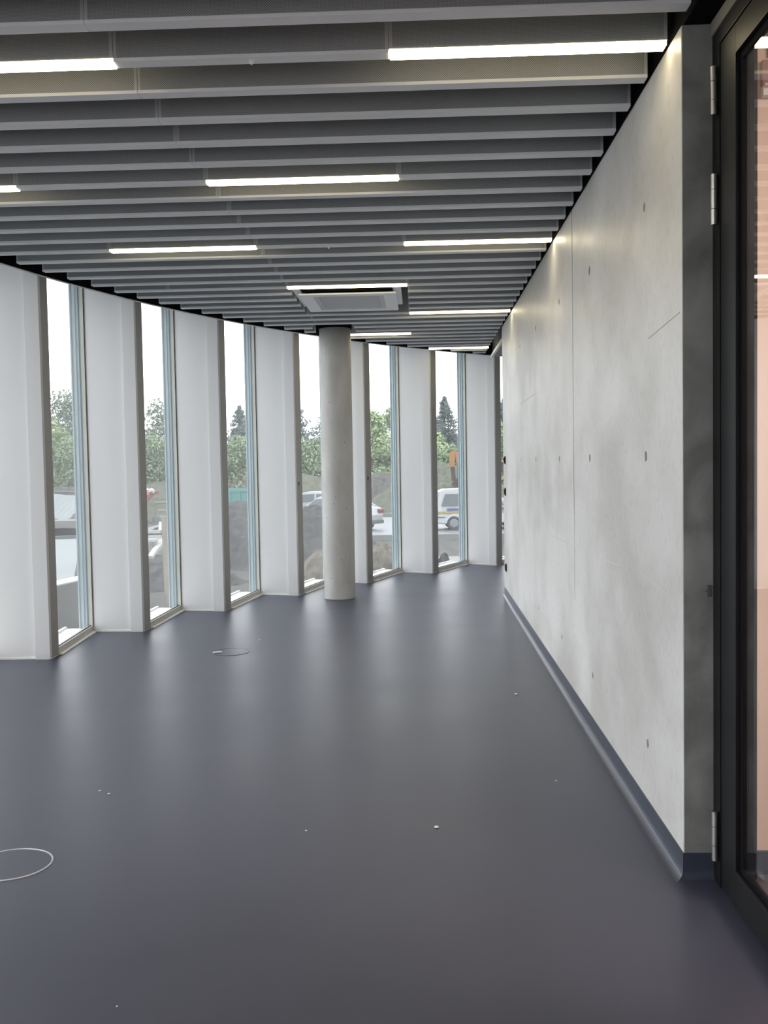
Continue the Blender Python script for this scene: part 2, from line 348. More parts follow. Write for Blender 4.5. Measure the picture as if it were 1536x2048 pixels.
# ------------------------------------------------------------------ facade: folded panels and slim windows
def nrm(k):
    c = floc(k, 0.045, 0.21); d = floc(k, 0.43, 1.36); v = (d-c).normalized()
    return v, Vector((-v.y, v.x))
GO = 0.075   # glass set out from the inner frame line
for k in range(K0, K1+1):
    A = floc(k, 0.125, 0.0); B = floc(k, 0, 0.042); C = floc(k, 0.045, 0.21); D = floc(k, 0.43, 1.36)
    Dp = floc(k-1, 0.43, 1.36); v, n = nrm(k); vp, npv = nrm(k-1)
    # white panel between the previous window and the pilaster, with the blue-grey outside fin
    pv = (A-Dp).normalized(); pn = Vector((-pv.y, pv.x)); rec = 0.034
    def panel(bm, Dp=Dp, A=A, pv=pv, pn=pn, n=n, npv=npv, C=C):
        prism(bm, [Dp, A+pn*rec, A+pn*0.10, Dp+npv*0.030], 0.0, TOPZ)
    pa = struct(mk('wall_left', panel, M_panel))
    def pil(bm, A=A, B=B, C=C, pn=pn, n=n):
        vAB = (B-A).normalized(); vBC = (C-B).normalized()
        prism(bm, [A, B-vAB*0.012, B+vBC*0.012, C+vBC*0.0, C+n*0.06, A+pn*0.12], 0.0, TOPZ)
    pi_ = mk('pilaster', pil, M_panel, pa)
    def ret(bm, B=B, C=C):
        vBC = (C-B).normalized(); o = Vector((vBC.y, -vBC.x))
        if (o.x*(floc(k, -1, 0.1)-B).x + o.y*(floc(k, -1, 0.1)-B).y) < 0: o = -o
        prism(bm, [B+vBC*0.012, C, C+o*0.003, B+vBC*0.012+o*0.003], 0.012, TOPZ)
    mk('reveal', ret, M_ret, pa)
    def fin(bm, Dp=Dp, npv=npv, C=C, n=n, vp=vp, v=v):
        prism(bm, [Dp+npv*0.033, Dp+npv*0.142, C+n*0.13, C+n*0.05], -0.3, TOPZ+0.1)
    mk('outer_fin', fin, M_ext, pa)
    def finrib(bm, Dp=Dp, npv=npv, vp=vp):
        for q in (0.060, 0.090, 0.130):
            c = Dp+npv*q-vp*0.012
            prism(bm, [c-npv*0.005-vp*0.008, c+npv*0.005-vp*0.008, c+npv*0.005+vp*0.016, c-npv*0.005+vp*0.016], -0.2, TOPZ)
    mk('guide_rail', finrib, M_ext, pa)
    def strip(bm, Dp=Dp, A=A, pv=pv, pn=pn):
        prism(bm, [Dp-pn*0.010, A-pn*0.008+pn*rec, A+pn*(rec+.01), Dp+pn*0.01], 0.0, 0.016)
    mk('floor_strip', strip, M_strip, pa)
    # window: frame with pane
    L = (D-C).length
    wn = empty('window_%d' % (k-K0+1), (C.x, C.y, 0.0), math.atan2(v.y, v.x)); struct(wn)
    fw = 0.045
    def fr(bm):      # local x along the window, +y outwards
        bx(bm, 0.0, L, 0.006, 0.060, 0.004, 0.062)
        bx(bm, 0.0, 0.008, 0.006, 0.060, 0.062, TOPZ-0.01)
        bx(bm, L-0.012, L, 0.006, 0.032, 0.062, TOPZ-0.01)
        bx(bm, 0.008, L-0.012, 0.006, 0.060, 3.50, TOPZ-0.01)
    mk('window_frame', fr, M_frame, wn)
    mk('gasket', lambda bm: (bx(bm, 0.008, L-0.0125, 0.020, 0.034, 0.0622, 0.067), bx(bm, L-0.011, L-0.006, 0.001, 0.0058, 0.062, 3.49)), M_gasket, wn)
    mk('pane', lambda bm: bx(bm, 0.009, L-0.0125, 0.024, 0.030, 0.066, 3.495), M_pane, wn)
    mk('floor_strip', lambda bm: bx(bm, 0.01, L-0.01, -0.034, 0.0058, 0.0, 0.012), M_strip, wn)
    mk('outside_sill', lambda bm: (bx(bm, -0.01, L-0.001, 0.062, 0.26, -0.03, 0.035), bx(bm, -0.01, L-0.001, 0.26, 0.285, -0.05, 0.055)), M_ledge, wn)
    if k in (3, 4):
        q = B+(C-B)*0.35; o = Vector(((C-B).y, -(C-B).x)).normalized()
        if (floc(k, -1, 0.1)-B).dot(o) < 0: o = -o
        zz = 1.364 if k == 3 else 1.397
        mk('key_switch', lambda bm: (cyl(bm, (q.x, q.y, zz+0.012), (q.x+o.x*0.012, q.y+o.y*0.012, zz+0.012), 0.013, n=12), cyl(bm, (q.x, q.y, zz-0.014), (q.x+o.x*0.01, q.y+o.y*0.01, zz-0.014), 0.009, n=12)), M_grey, pa)

# ------------------------------------------------------------------ ceiling baffles and lamps
SP = 0.3357; Y0 = 3.654
def yk(k): return Y0+SP*k-0.035
XJ = (0.958, -0.10, -1.168, -2.236, -3.304)
ordw = ['first', 'second', 'third', 'fourth', 'fifth', 'sixth', 'seventh']
COLX, COLY = -0.995, 11.9
HX = 0.034
def baffle_mesh(L, body=True):
    def f(bm): bx(bm, 0.0015, L-0.0015, -HX+0.003, HX-0.003, 0.012, 0.27)
    return f
cache = {}
def baffle(x0, x1, y, lab):
    L = round(x1-x0, 3)
    root = empty('ceiling_baffle', (x0, y, SLAT_Z)); tag(root, lab, 'ceiling baffle', 'grey perforated ceiling baffles')
    if L not in cache:
        b = mk('perforated_body', baffle_mesh(L), M_perf, root)
        r = mk('bottom_edge', lambda bm: bx(bm, 0.001, L-0.001, -HX, HX, 0.0, 0.014, 0.002), M_rail, root); r['label'] = 'smooth paler grey bottom edge'
        e = mk('end_strip', lambda bm: bx(bm, 0.001, 0.014, -HX+0.001, HX-0.001, 0.013, 0.272), M_strip2, root)
        e2 = mk('end_strip', lambda bm: bx(bm, L-0.014, L-0.001, -HX+0.001, HX-0.001, 0.013, 0.272), M_strip2, root)
        cache[L] = (b, r, e, e2)
    else:
        for o in cache[L]:
            c = o.copy(); COL.objects.link(c); c.parent = root
    return root
lcache = {}
def lamp(x0, x1, y, lab):
    L = round(x1-x0, 3)
    root = empty('ceiling_lamp', (x0, y, SLAT_Z)); tag(root, lab, 'ceiling lamp', 'warm linear ceiling lamps')
    if L not in lcache:
        b = mk('housing', lambda bm: bx(bm, 0.001, L-0.001, -HX+0.003, HX-0.003, 0.014, 0.27), M_perf, root)
        d = mk('diffuser', lambda bm: bx(bm, 0.003, L-0.003, -HX+0.001, HX-0.001, -0.004, 0.0135, 0.003), M_lamp, root); d['label'] = 'glowing warm white diffuser'
        e = mk('end_strip', lambda bm: (bx(bm, 0.001, 0.014, -HX+0.001, HX-0.001, 0.014, 0.272)), M_strip2, root)
        e2 = mk('end_strip', lambda bm: (bx(bm, L-0.014, L-0.001, -HX+0.001, HX-0.001, 0.014, 0.272)), M_strip2, root)
        lcache[L] = (b, d, e, e2)
    else:
        for o in lcache[L]:
            c = o.copy(); COL.objects.link(c); c.parent = root
    return root
lamp_lab = {(1, 0): 'nearest long bright ceiling lamp, ending at the concrete wall', (1, 2): 'bright ceiling lamp cut by the left edge of the picture, in the nearest lamp row',
 (6, 1): 'lit ceiling lamp alone in the middle of the second lamp row', (6, 3): 'lamp at the left edge in the second lamp row, only its tip in view',
 (11, 2): 'left of the two lit lamps in the third lamp row', (11, 0): 'right of the two lit lamps in the third lamp row, touching the concrete wall',
 (16, 1): 'lit lamp directly in front of the air conditioning cassette', (21, 0): 'lit lamp behind and right of the air conditioning cassette, at the wall',
 (26, 1): 'short lit lamp just right of the top of the round column', (31, 0): 'farthest lit lamp, above the last windows at the corridor end',
 (-4, 1): 'ceiling lamp overhead in front of the viewer', (-4, 3): 'ceiling lamp overhead near the left windows'}
no_lamp = {(16, 3), (21, 2), (26, 3), (31, 2)}
for k in range(-4, 34):
    y = yk(k); xl = corn(y)+0.15/(sqrt(max(0.05, 1-((y-CC[1])/CR)**2)))
    odd = ((k+4)//5) % 2                       # lamp rows alternate between the modules
    if (k-1) % 5 == 0:
        lm = [m_ for m_ in ((1, 3) if not odd else (0, 2)) if (k, m_) not in no_lamp]
        cells = [(XJ[m_+1], XJ[m_], m_) for m_ in range(4)]
    else:
        lm = []; cells = [(XJ[2], XJ[0], 'R'), (XJ[4], XJ[2], 'L')]
    if 17 <= k <= 20: cells = [(XJ[1], XJ[0], 'R'), (XJ[4], XJ[2], 'L')]
    for (a, b, m_) in cells:
        if b <= xl+0.06: continue
        a2 = max(a, xl); parts = [(a2, b)]
        if abs(y-COLY) < 0.26 and a2 < COLX+0.24 and b > COLX-0.24:
            parts = [(a2, min(b, COLX-0.24)), (max(a2, COLX+0.24), b)]
        for pi2, (p0, p1) in enumerate(parts):
            if p1-p0 < 0.05: continue
            if m_ in lm:
                lamp(p0, p1, y, lamp_lab.get((k, m_), 'lit linear ceiling lamp'))
                continue
            side = {'R': 'reaching the concrete wall', 'L': 'in the left run', 0: 'at the concrete wall', 1: 'in mid ceiling', 2: 'left of centre', 3: 'near the windows'}[m_]
            if len(parts) > 1: side = 'left of the column' if p1 < COLX else 'right of the column'
            g = (k-1) % 5; row = (k-1)//5
            if k < 1: where = ordw[-k]+' row before the first lamp row'
            elif g == 0: where = 'in line with the %s lamp row' % ordw[row]
            else: where = '%s row beyond the %s lamp row' % (ordw[g-1], ordw[row])
            baffle(p0, p1, y, 'grey perforated baffle %s, %s' % (side, where))

# small smoke sensors under two baffles
def sensor(x, y, lab):
    s = empty('ceiling_sensor', (x, y, SLAT_Z)); tag(s, lab, 'sensor', 'small clips under the baffles')
    mk('base_plate', lambda bm: cyl(bm, (0, 0, -0.004), (0, 0, 0.0), 0.014, n=14), M_rail, s)
    mk('tip', lambda bm: cyl(bm, (0, 0, -0.016), (0, 0, -0.004), 0.004, 0.009, n=12), M_acw, s)
p = atz(505, 126, SLAT_Z); sensor(p.x, yk(1), 'tiny round sensor under the baffle between the two nearest lamps')
p = atz(660, 499, SLAT_Z); sensor(p.x, yk(11), 'tiny round sensor under the baffle between the third row lamps')

# air conditioning cassette
ac = empty('air_conditioner', (-0.655, 9.77, 3.15)); tag(ac, 'square white air conditioning cassette with grey grille set in the baffle ceiling', 'air conditioner')
hx, hy = 0.448, 0.515
def acframe(bm):
    bx(bm, -hx, hx, -hy, -hy+0.11, 0, 0.016, 0.004); bx(bm, -hx, hx, hy-0.11, hy, 0, 0.016, 0.004)
    bx(bm, -hx, -hx+0.12, -hy+0.11, hy-0.11, 0, 0.016, 0.003); bx(bm, hx-0.12, hx, -hy+0.11, hy-0.11, 0, 0.016, 0.003)
mk('cover_frame', acframe, M_acw, ac)
def acgr(bm):
    bx(bm, -hx+0.12, hx-0.12, -hy+0.11, hy-0.11, 0.018, 0.03)
    for i in range(26):
        y_ = -hy+0.15+i*(2*hy-0.30)/25; bx(bm, -hx+0.17, hx-0.17, y_-0.004, y_+0.004, 0.010, 0.018)
gr = mk('grille', acgr, M_acg, ac); gr['label'] = 'grey slotted intake grille'
mk('grille_border', lambda bm: [bx(bm, *q) for q in ((-hx+0.12, hx-0.12, -hy+0.11, -hy+0.15, 0.006, 0.02), (-hx+0.12, hx-0.12, hy-0.15, hy-0.11, 0.006, 0.02), (-hx+0.12, -hx+0.17, -hy+0.15, hy-0.15, 0.006, 0.02), (hx-0.17, hx-0.12, -hy+0.15, hy-0.15, 0.006, 0.02))], M_acg, ac)
mk('housing', lambda bm: bx(bm, -0.40, 0.40, -0.45, 0.45, 0.04, 0.38), M_grey, ac)
def acside(bm):
    bx(bm, -hx-0.05, -hx+0.03, -hy-0.10, hy-0.12, 0.04, 0.075); bx(bm, hx-0.03, hx+0.045, -hy-0.10, hy-0.12, 0.04, 0.075)
mk('side_flange', acside, M_acw, ac)
mk('air_slot', lambda bm: bx(bm, -hx+0.03, hx-0.03, -hy-0.10, -hy+0.05, 0.030, 0.07), M_void, ac)

# ------------------------------------------------------------------ round column
def colf(bm):
    n = 64; z = [0, 0.01, 0.4, 0.8, 1.2, 1.6, 2.0, 2.4, 2.8, 3.20]
    rows = [[bm.verts.new((0.185*cos(2*pi*i/n), 0.185*sin(2*pi*i/n), h)) for i in range(n)] for h in z]
    for a in range(len(z)-1):
        for i in range(n): bm.faces.new((rows[a][i], rows[a][(i+1) % n], rows[a+1][(i+1) % n], rows[a+1][i]))
    bm.faces.new(rows[0][::-1]); bm.faces.new(rows[-1])
cr_ = empty('round_column', (COLX, COLY, 0)); tag(cr_, 'round cast concrete column standing before the windows', 'column')
mk('shaft', colf, M_colm, cr_, smooth=True)
mk('head_collar', lambda bm: cyl(bm, (0, 0, 3.19), (0, 0, TOPZ), 0.20, n=48), M_void, cr_)
def pores(bm):
    random.seed(3)
    for _ in range(70):
        a = random.uniform(-pi, 0); z_ = random.uniform(0.1, 1.9) if random.random() < .85 else random.uniform(1.9, 3.0); r = random.choice([0.002, 0.003, 0.003, 0.0045, 0.006])
        c = Vector((0.1845*cos(a), 0.1845*sin(a), z_)); d = Vector((cos(a), sin(a), 0))
        cyl(bm, c, c+d*0.0012, r, r*0.8, n=7)
mk('air_pore', pores, M_pore, cr_)['kind'] = 'stuff'

# ------------------------------------------------------------------ floor outlets, crumbs, wall switches
def outlet(x, y, rot, lab, flap):
    o = empty('floor_outlet', (x, y, 0), rot); tag(o, lab, 'floor outlet', 'round floor outlets')
    def rg(bm, r0=0.158, r1=0.166, n=72):
        A = [[bm.verts.new((r*cos(2*pi*i/n), r*sin(2*pi*i/n), z)) for i in range(n)] for r, z in ((r1, 0.0), (r1-0.001, 0.003), (r0+0.001, 0.003), (r0, 0.0))]
        for i in range(n):
            for j in range(3): bm.faces.new((A[j][i], A[j][(i+1) % n], A[j+1][(i+1) % n], A[j+1][i]))
    if flap:
        mk('rim', lambda bm: rg(bm, 0.161, 0.166), M_base, o)
    else: mk('rim', rg, M_ringm, o)['label'] = 'thin bright metal rim'
    mk('lid', lambda bm: cyl(bm, (0, 0, 0.0002), (0, 0, 0.0018), 0.157, n=72), M_floor, o)
    if flap:
        mk('cable_flap', lambda bm: (bx(bm, -0.150, -0.075, -0.03, 0.035, 0.001, 0.010, 0.003), bx(bm, -0.13, -0.09, -0.02, 0.02, 0.010, 0.013)), M_ringm, o)
outlet(-1.69, 3.935, 0, 'round floor outlet with thin bright rim at the lower left edge', False)
outlet(-1.665, 8.5, 0.35, 'farther round floor outlet with small pale cable flap', True)
random.seed(11)
def crumb(px, py, s, lab):
    q = atz(px, py, 0)
    def f(bm):
        r = bmesh.ops.create_icosphere(bm, subdivisions=2, radius=1)
        for v_ in r['verts']:
            v_.co = Vector((v_.co.x*s*random.uniform(.8, 1.3), v_.co.y*s*1.4*random.uniform(.8, 1.3), (v_.co.z*0.35+0.33)*s*random.uniform(.8, 1.1)))
    o = mk('plaster_crumb', f, M_chalk); o.location = (q.x, q.y, 0); tag(o, lab, 'crumb', 'plaster crumbs on the floor')
crumb(200, 1582, 0.006, 'left one of two white crumbs lying together on the left floor')
crumb(218, 1588, 0.007, 'right one of two white crumbs lying together on the left floor')
crumb(873, 1655, 0.009, 'white crumb on the middle of the near floor, right of centre')
crumb(1032, 1389, 0.011, 'crumb on the floor close to the concrete wall skirting')
crumb(1112, 1562, 0.005, 'tiny crumb on the floor between wall and near corner')
crumb(612, 1662, 0.005, 'tiny crumb on the near floor left of centre')
crumb(519, 1281, 0.012, 'small crumb on the floor behind the far floor outlet')
crumb(234, 2013, 0.003, 'tiny speck at the bottom left of the floor')
def switch(y, z, lab, cat='light switch', name='light_switch'):
    o = empty(name, (WX, y, z)); tag(o, lab, cat, 'black switches at the wall end')
    mk('frame', lambda bm: bx(bm, -0.012, 0.0, -0.045, 0.045, -0.045, 0.045, 0.003), M_blackmet, o)
    mk('rocker' if cat != 'socket' else 'insert', lambda bm: bx(bm, -0.02, -0.011, -0.03, 0.03, -0.03, 0.03, 0.003), M_blackmet, o)
switch(11.7, 1.61, 'upper black wall switch at the far end of the concrete wall')
switch(11.7, 1.245, 'lower black wall switch at the far end of the concrete wall')
switch(11.7, 0.36, 'black wall socket low at the far end of the concrete wall', 'socket', 'wall_socket')

# ------------------------------------------------------------------ glazed door set on the right and the room behind
DX = 1.086
dr = empty('door_1', (DX, WY0, 0)); struct(dr)
def W(fn): return fn
def dbox(name, x0, x1, y0, y1, z0, z1, m, bev=0.002):      # y measured in world
    return mk(name, lambda bm: bx(bm, x0-DX, x1-DX, y0-WY0, y1-WY0, z0, z1, bev), m, dr)
def dframe(bm):
    for q in ((DX, 1.125, 3.70, 3.79-0.004, 0.0, 3.13), (DX, 1.20, -1.5, 3.70, 3.075, 3.13), (DX+0.012, 1.20, 2.46, 3.70, 0.0, 0.006), (DX, 1.20, 2.36, 2.46, 0.0, 3.075)):
        bx(bm, q[0]-DX, q[1]-DX, q[2]-WY0, q[3]-WY0, q[4], q[5], 0.002)
mk('door_frame', dframe, M_blackmet, dr)
def leaf(bm, ya, yb, z1=3.07):
    for q in ((DX+0.002, 1.118, yb-0.17, yb, 0.008, z1), (DX+0.002, 1.118, ya, ya+0.12, 0.008, z1), (DX+0.002, 1.118, ya+0.12, yb-0.17, 0.008, 0.137), (DX+0.002, 1.118, ya+0.12, yb-0.17, z1-0.10, z1)):
        bx(bm, q[0]-DX, q[1]-DX, q[2]-WY0, q[3]-WY0, q[4], q[5], 0.002)
mk('door_leaf', lambda bm: leaf(bm, 2.47, 3.692), M_blackmet, dr)
mk('glazing_bead', lambda bm: [bx(bm, q[0]-DX, q[1]-DX, q[2]-WY0, q[3]-WY0, q[4], q[5], 0.001) for q in ((DX+0.018, 1.120, 3.500, 3.525, 0.137, 2.97), (DX+0.018, 1.120, 2.585, 3.50, 2.945, 2.97), (DX+0.018, 1.120, 2.585, 3.50, 0.137, 0.155))], M_black, dr)
dbox('pane', DX+0.022, DX+0.026, 2.59, 3.51, 0.15, 2.955, M_door, 0)
mk('side_light', lambda bm: leaf(bm, -1.5, 2.36), M_blackmet, dr)
dbox('pane', DX+0.014, DX+0.018, -1.38, 2.19, 0.13, 2.98, M_door, 0)
def hinge(z0, z1):
    h = mk('hinge', lambda bm: [cyl(bm, (-0.014, 3.715-WY0, z0+(z1-z0)*a), (-0.014, 3.715-WY0, z0+(z1-z0)*b), 0.0125, n=18) for a, b in ((0, .30), (.31, .69), (.70, 1.0))], M_steel, dr)
    h['label'] = 'brushed steel barrel hinge'
for z0, z1 in ((2.83, 3.0), (2.44, 2.62), (0.10, 0.285)): hinge(z0, z1)
struct(box('trim_4', DX-0.006, 1.245, -1.6, WY0-0.004, 3.131, 3.182, mat('lamp tinted grey lintel', (0.22, 0.21, 0.17), 0.5)))  # grey lintel, the dim yellow lamplight on it is put into its colour
# small latch plate on the end face
lp = empty('latch_plate', (1.072, WY0, 1.10)); tag(lp, 'small dark plate on the concrete end face beside the door frame', 'plate')
mk('plate', lambda bm: bx(bm, -0.007, 0.007, -0.004, 0.0, -0.022, 0.022, 0.001), M_grey, lp)
mk('pin', lambda bm: bx(bm, -0.014, -0.006, -0.003, 0.0, -0.003, 0.003), M_grey, lp)
# neighbouring room
mk('reveal_shade', lambda bm: bx(bm, 1.127-DX, 1.244-DX, 3.770-WY0, 3.786-WY0, 0.0, 3.13), M_blackmet, dr)  # black box added over the concrete reveal, standing in for its shade
struct(box('wall_far', 1.248, 4.6, 3.83, 3.95, 0, TOPZ, M_pink))
struct(box('wall_far', 1.12, 4.6, -1.6, -1.5, 0, TOPZ, M_pink))
struct(box('wall_side', 4.45, 4.6, -1.5, 3.83, 0, TOPZ, M_pink))
struct(box('ceiling', 1.25, 4.45, -1.5, 3.83, 3.42, 3.5, M_pink))
struct(box('baseboard_far', 1.248, 4.45, 3.815, 3.83, 0.0, 0.092, M_base))
rf = struct(box('floor', 1.2, 4.45, -1.5, 3.829, 0.0005, 0.003, M_brown))
# ribbed air grille and rail on the far wall of that room
gl = empty('wall_grille', (1.30, 3.83, 3.07)); tag(gl, 'pink ribbed grille high on the wall of the neighbouring room', 'grille')
mk('louvre', lambda bm: [bx(bm, 0, 2.6, -0.03, 0, 0.05+i*0.045, 0.07+i*0.045) for i in range(7)], M_pink, gl)
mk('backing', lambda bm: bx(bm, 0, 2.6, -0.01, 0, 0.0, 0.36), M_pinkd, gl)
rl = empty('wall_rail', (1.275, 3.83, 2.925)); tag(rl, 'pale slotted rail under the ribbed grille behind the door glass', 'rail')
mk('rail_body', lambda bm: (bx(bm, 0, 2.6, -0.03, 0, 0.0, 0.03), bx(bm, 0, 2.6, -0.05, 0, 0.03, 0.036)), M_acw, rl)
mk('slot', lambda bm: [bx(bm, 0.03+i*0.09, 0.075+i*0.09, -0.032, -0.029, 0.012, 0.02) for i in range(20)], M_black, rl)
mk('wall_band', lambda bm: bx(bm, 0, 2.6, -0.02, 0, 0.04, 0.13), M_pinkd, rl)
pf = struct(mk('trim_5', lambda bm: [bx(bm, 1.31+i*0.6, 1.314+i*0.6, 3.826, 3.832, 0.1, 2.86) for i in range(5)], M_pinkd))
rmp = empty('room_lamp', (2.6, 1.9, 3.38)); tag(rmp, 'warm ceiling lamp of the neighbouring room', 'ceiling lamp')
mk('housing', lambda bm: bx(bm, -0.62, 0.62, -0.32, 0.32, 0.0, 0.039), M_acw, rmp)
mk('diffuser', lambda bm: bx(bm, -0.6, 0.6, -0.3, 0.3, -0.012, 0.0), M_roomlamp, rmp)

# ================================================================== OUTSIDE
ZG = -1.3
from mathutils import noise
def ground():
    bm = bmesh.new(); nx, ny = 120, 110; V = []
    for j in range(ny+1):
        row = []
        for i in range(nx+1):
            x = -75+130*i/nx; y = -10+170*(j/ny)**1.4
            d = math.hypot(x-FC[0], y-FC[1])-FR
            t = min(1, max(0, (d-1.5)/9)); z = -0.45*(1-t)+ZG*t
            z += 0.10*noise.noise(Vector((x*.25, y*.25, 0)))*min(1, max(0, d/3))
            if d < 0.1: z = -0.6
            row.append(bm.verts.new((x, y, z)))
        V.append(row)
    for j in range(ny):
        for i in range(nx): bm.faces.new((V[j][i], V[j][i+1], V[j+1][i+1], V[j+1][i]))
    me = bpy.data.meshes.new('building_site_ground'); bm.to_mesh(me); bm.free()
    o = link('ground', me, M_soil, None, True); struct(o)
ground()
def mound(px, ptop, Y, wx, wy, m, lab, name='soil_mound', cat='soil mound', zb=ZG-0.15, seed=0, sharp=1.0, rough=0.12):
    top = aty(px, ptop, Y); h = top.z-zb; bm = bmesh.new(); n = 72; V = []
    for j in range(n+1):
        row = []
        for i in range(n+1):
            u = -1+2*i/n; v = -1+2*j/n; r = sqrt(u*u+v*v)
            ang = noise.noise(Vector((u*1.3+seed, v*1.3, 3)))*0.5
            f = max(0.0, 1-(r*(1+ang*0.5))**1.5)**sharp
            z = h*f*(1+rough*noise.noise(Vector((u*4+seed, v*4, seed))))+0.7*rough*h*noise.noise(Vector((u*14+seed, v*14, 1)))*(f > 0.02)
            row.append(bm.verts.new((u*wx/2, v*wy/2, z)))
        V.append(row)
    for j in range(n):
        for i in range(n): bm.faces.new((V[j][i], V[j][i+1], V[j+1][i+1], V[j+1][i]))
    me = bpy.data.meshes.new(name); bm.to_mesh(me); bm.free()
    o = link(name, me, m, None, True); o.location = (top.x, Y, zb); tag(o, lab, cat); return o
# beyond window by window, left to right (first window nearest the left edge)
mound(478, 1000, 31, 9, 6, M_dsoil, 'dark grey soil heap filling the lower part of the third window', seed=1)
mound(320, 1115, 24, 5, 4, M_dsoil, 'dark soil heap low in the second window behind the timber post', seed=2)
mound(618, 1012, 29, 5.5, 5, M_dsoil, 'dark soil heap left of the column, below the parked car', seed=3)
mound(655, 1092, 20.5, 2.6, 2.5, M_tsoil, 'tan clay heap at the foot of the column window', seed=4)
mound(770, 1088, 21.5, 2.6, 2.4, M_tsoil, 'tan clay heap low in the window right of the column', seed=5)
mound(884, 1110, 21, 1.3, 1.6, M_dsoil, 'small dark pile low in the window with the van', seed=6)
mound(480, 950, 72, 9, 8, M_tsoil, 'distant tan earth heap behind the teal container', seed=7)
mound(600, 948, 68, 14, 8, M_gsoil, 'distant weedy earth bank left of the column', seed=8)
mound(765, 945, 66, 12, 8, M_soil, 'distant brown earth bank behind the car', seed=9)
mound(890, 930, 62, 11, 8, M_gsoil, 'distant olive earth bank behind the van', seed=10)
mound(330, 965, 66, 14, 8, M_gsoil, 'distant green earth bank behind the orange skip', seed=12)
mound(130, 975, 50, 9, 5, M_soil, 'low rubble bank under the trees in the first window', seed=13)
mound(110, 1042, 28.5, 9, 4, M_rub, 'pale rubble strip between membrane roof and tarpaulin in the first window', seed=14, rough=0.25)
# road on which the cars stand
def road(bm):
    a = aty(540, 925, 44).x; b = 20
    prism(bm, [(a-6, 38.0), (b, 38.0), (b, 51.5), (a-6, 51.5)], ZG-0.1, ZG+0.13)
rd = struct(mk('road', road, M_road))
struct(mk('kerb', lambda bm: bx(bm, -14, 20, 37.6, 38.0, ZG-0.1, ZG+0.2), M_conc))
struct(mk('kerb', lambda bm: bx(bm, -14, 20, 51.5, 51.8, ZG-0.1, ZG+0.32), M_conc))
struct(box('path', 0.2, 4.5, 20.5, 25.0, -1.2, -0.75, M_conc))
# first window: basement parapet and pale membranes
pw = empty('parapet_wall', (0, 0, 0)); tag(pw, 'low beige grey precast wall with white top seen through the first window', 'wall')
p1 = aty(60, 1182, 11.2); p2 = aty(185, 1164, 12.6)
def para(bm, z0, z1, t):
    d = Vector((p2.x-p1.x, p2.y-p1.y)).normalized(); nn = Vector((-d.y, d.x))
    a = Vector((p1.x, p1.y))-d*0.6; b = Vector((p2.x, p2.y))+d*0.12
    prism(bm, [a, b, b+nn*t, a+nn*t], z0, z1)
mk('wall_body', lambda bm: para(bm, -0.7, p1.z-0.018, 0.2), M_para, pw)
mk('coping', lambda bm: para(bm, p1.z-0.018, p1.z, 0.24), M_ledge, pw)
q0 = aty(100, 1168, 13.2)
def slabm(bm):
    a = aty(40, 1150, 13.0); b = aty(185, 1140, 14.5); c = aty(180, 1077, 23.8); d = aty(60, 1085, 23.2)
    prism(bm, [(a.x-1, a.y), (b.x-0.3, b.y), (c.x-.2, c.y), (d.x-1, d.y)], -0.75, -0.08)
sb = mk('membrane_roof', slabm, M_sheet); tag(sb, 'flat pale blue membrane roof just beyond the low beige wall', 'flat roof')
def edge(bm):
    c = aty(180, 1077, 23.82); d = aty(60, 1085, 23.22)
    bar(bm, (d.x-1, d.y, -0.06), (c.x-.2, c.y, -0.06), 0.10, 0.10)
mk('edge_strip', edge, M_grey, sb)
def sheet(bm):
    a = aty(-60, 1052, 34); b = aty(150, 1042, 34); n = 14
    lo = []; hi = []
    for i in range(n+1):
        t = i/n; x = a.x+(b.x-a.x)*t
        lo.append(bm.verts.new((x, 34-0.2*sin(9*t), ZG-0.1))); hi.append(bm.verts.new((x, 40+0.5*sin(5*t), aty(100, 990, 40).z+0.05*sin(13*t))))
    for i in range(n): bm.faces.new((lo[i], lo[i+1], hi[i+1], hi[i]))
    lo2 = [bm.verts.new((v.co.x, 40.6, ZG-0.1)) for v in hi]
    for i in range(n): bm.faces.new((hi[i], hi[i+1], lo2[i+1], lo2[i]))
sh = mk('tarpaulin', sheet, M_sheet); tag(sh, 'pale tarpaulin covered heap in the middle of the first window', 'tarpaulin')
def steps(bm):
    for (x, y, w_, h_) in ((75, 1062, 1.6, .10), (118, 1055, 1.2, .14), (142, 1040, 0.9, .12), (95, 1072, 1.5, .06)):
        q = aty(x, y, 26); bx(bm, q.x-w_/2, q.x+w_/2, 25.6, 26.4, ZG-.1, q.z)
tag(mk('concrete_step', steps, M_conc), 'stepped pale concrete blocks before the tarpaulin heap', 'steps')
def pipe(name, pts, r, m, lab, cat):
    o = mk(name, lambda bm: [cyl(bm, pts[i], pts[i+1], r, n=8) for i in range(len(pts)-1)]+[cyl(bm, (q.x, q.y, ZG-0.2), q, r, n=8) for q in pts], m); tag(o, lab, cat); return o
pipe('site_pipe', [aty(60, 986, 44), aty(128, 984, 44), aty(170, 986, 44)], 0.05, M_grey, 'thin dark rail behind the tarpaulin heap', 'rail')
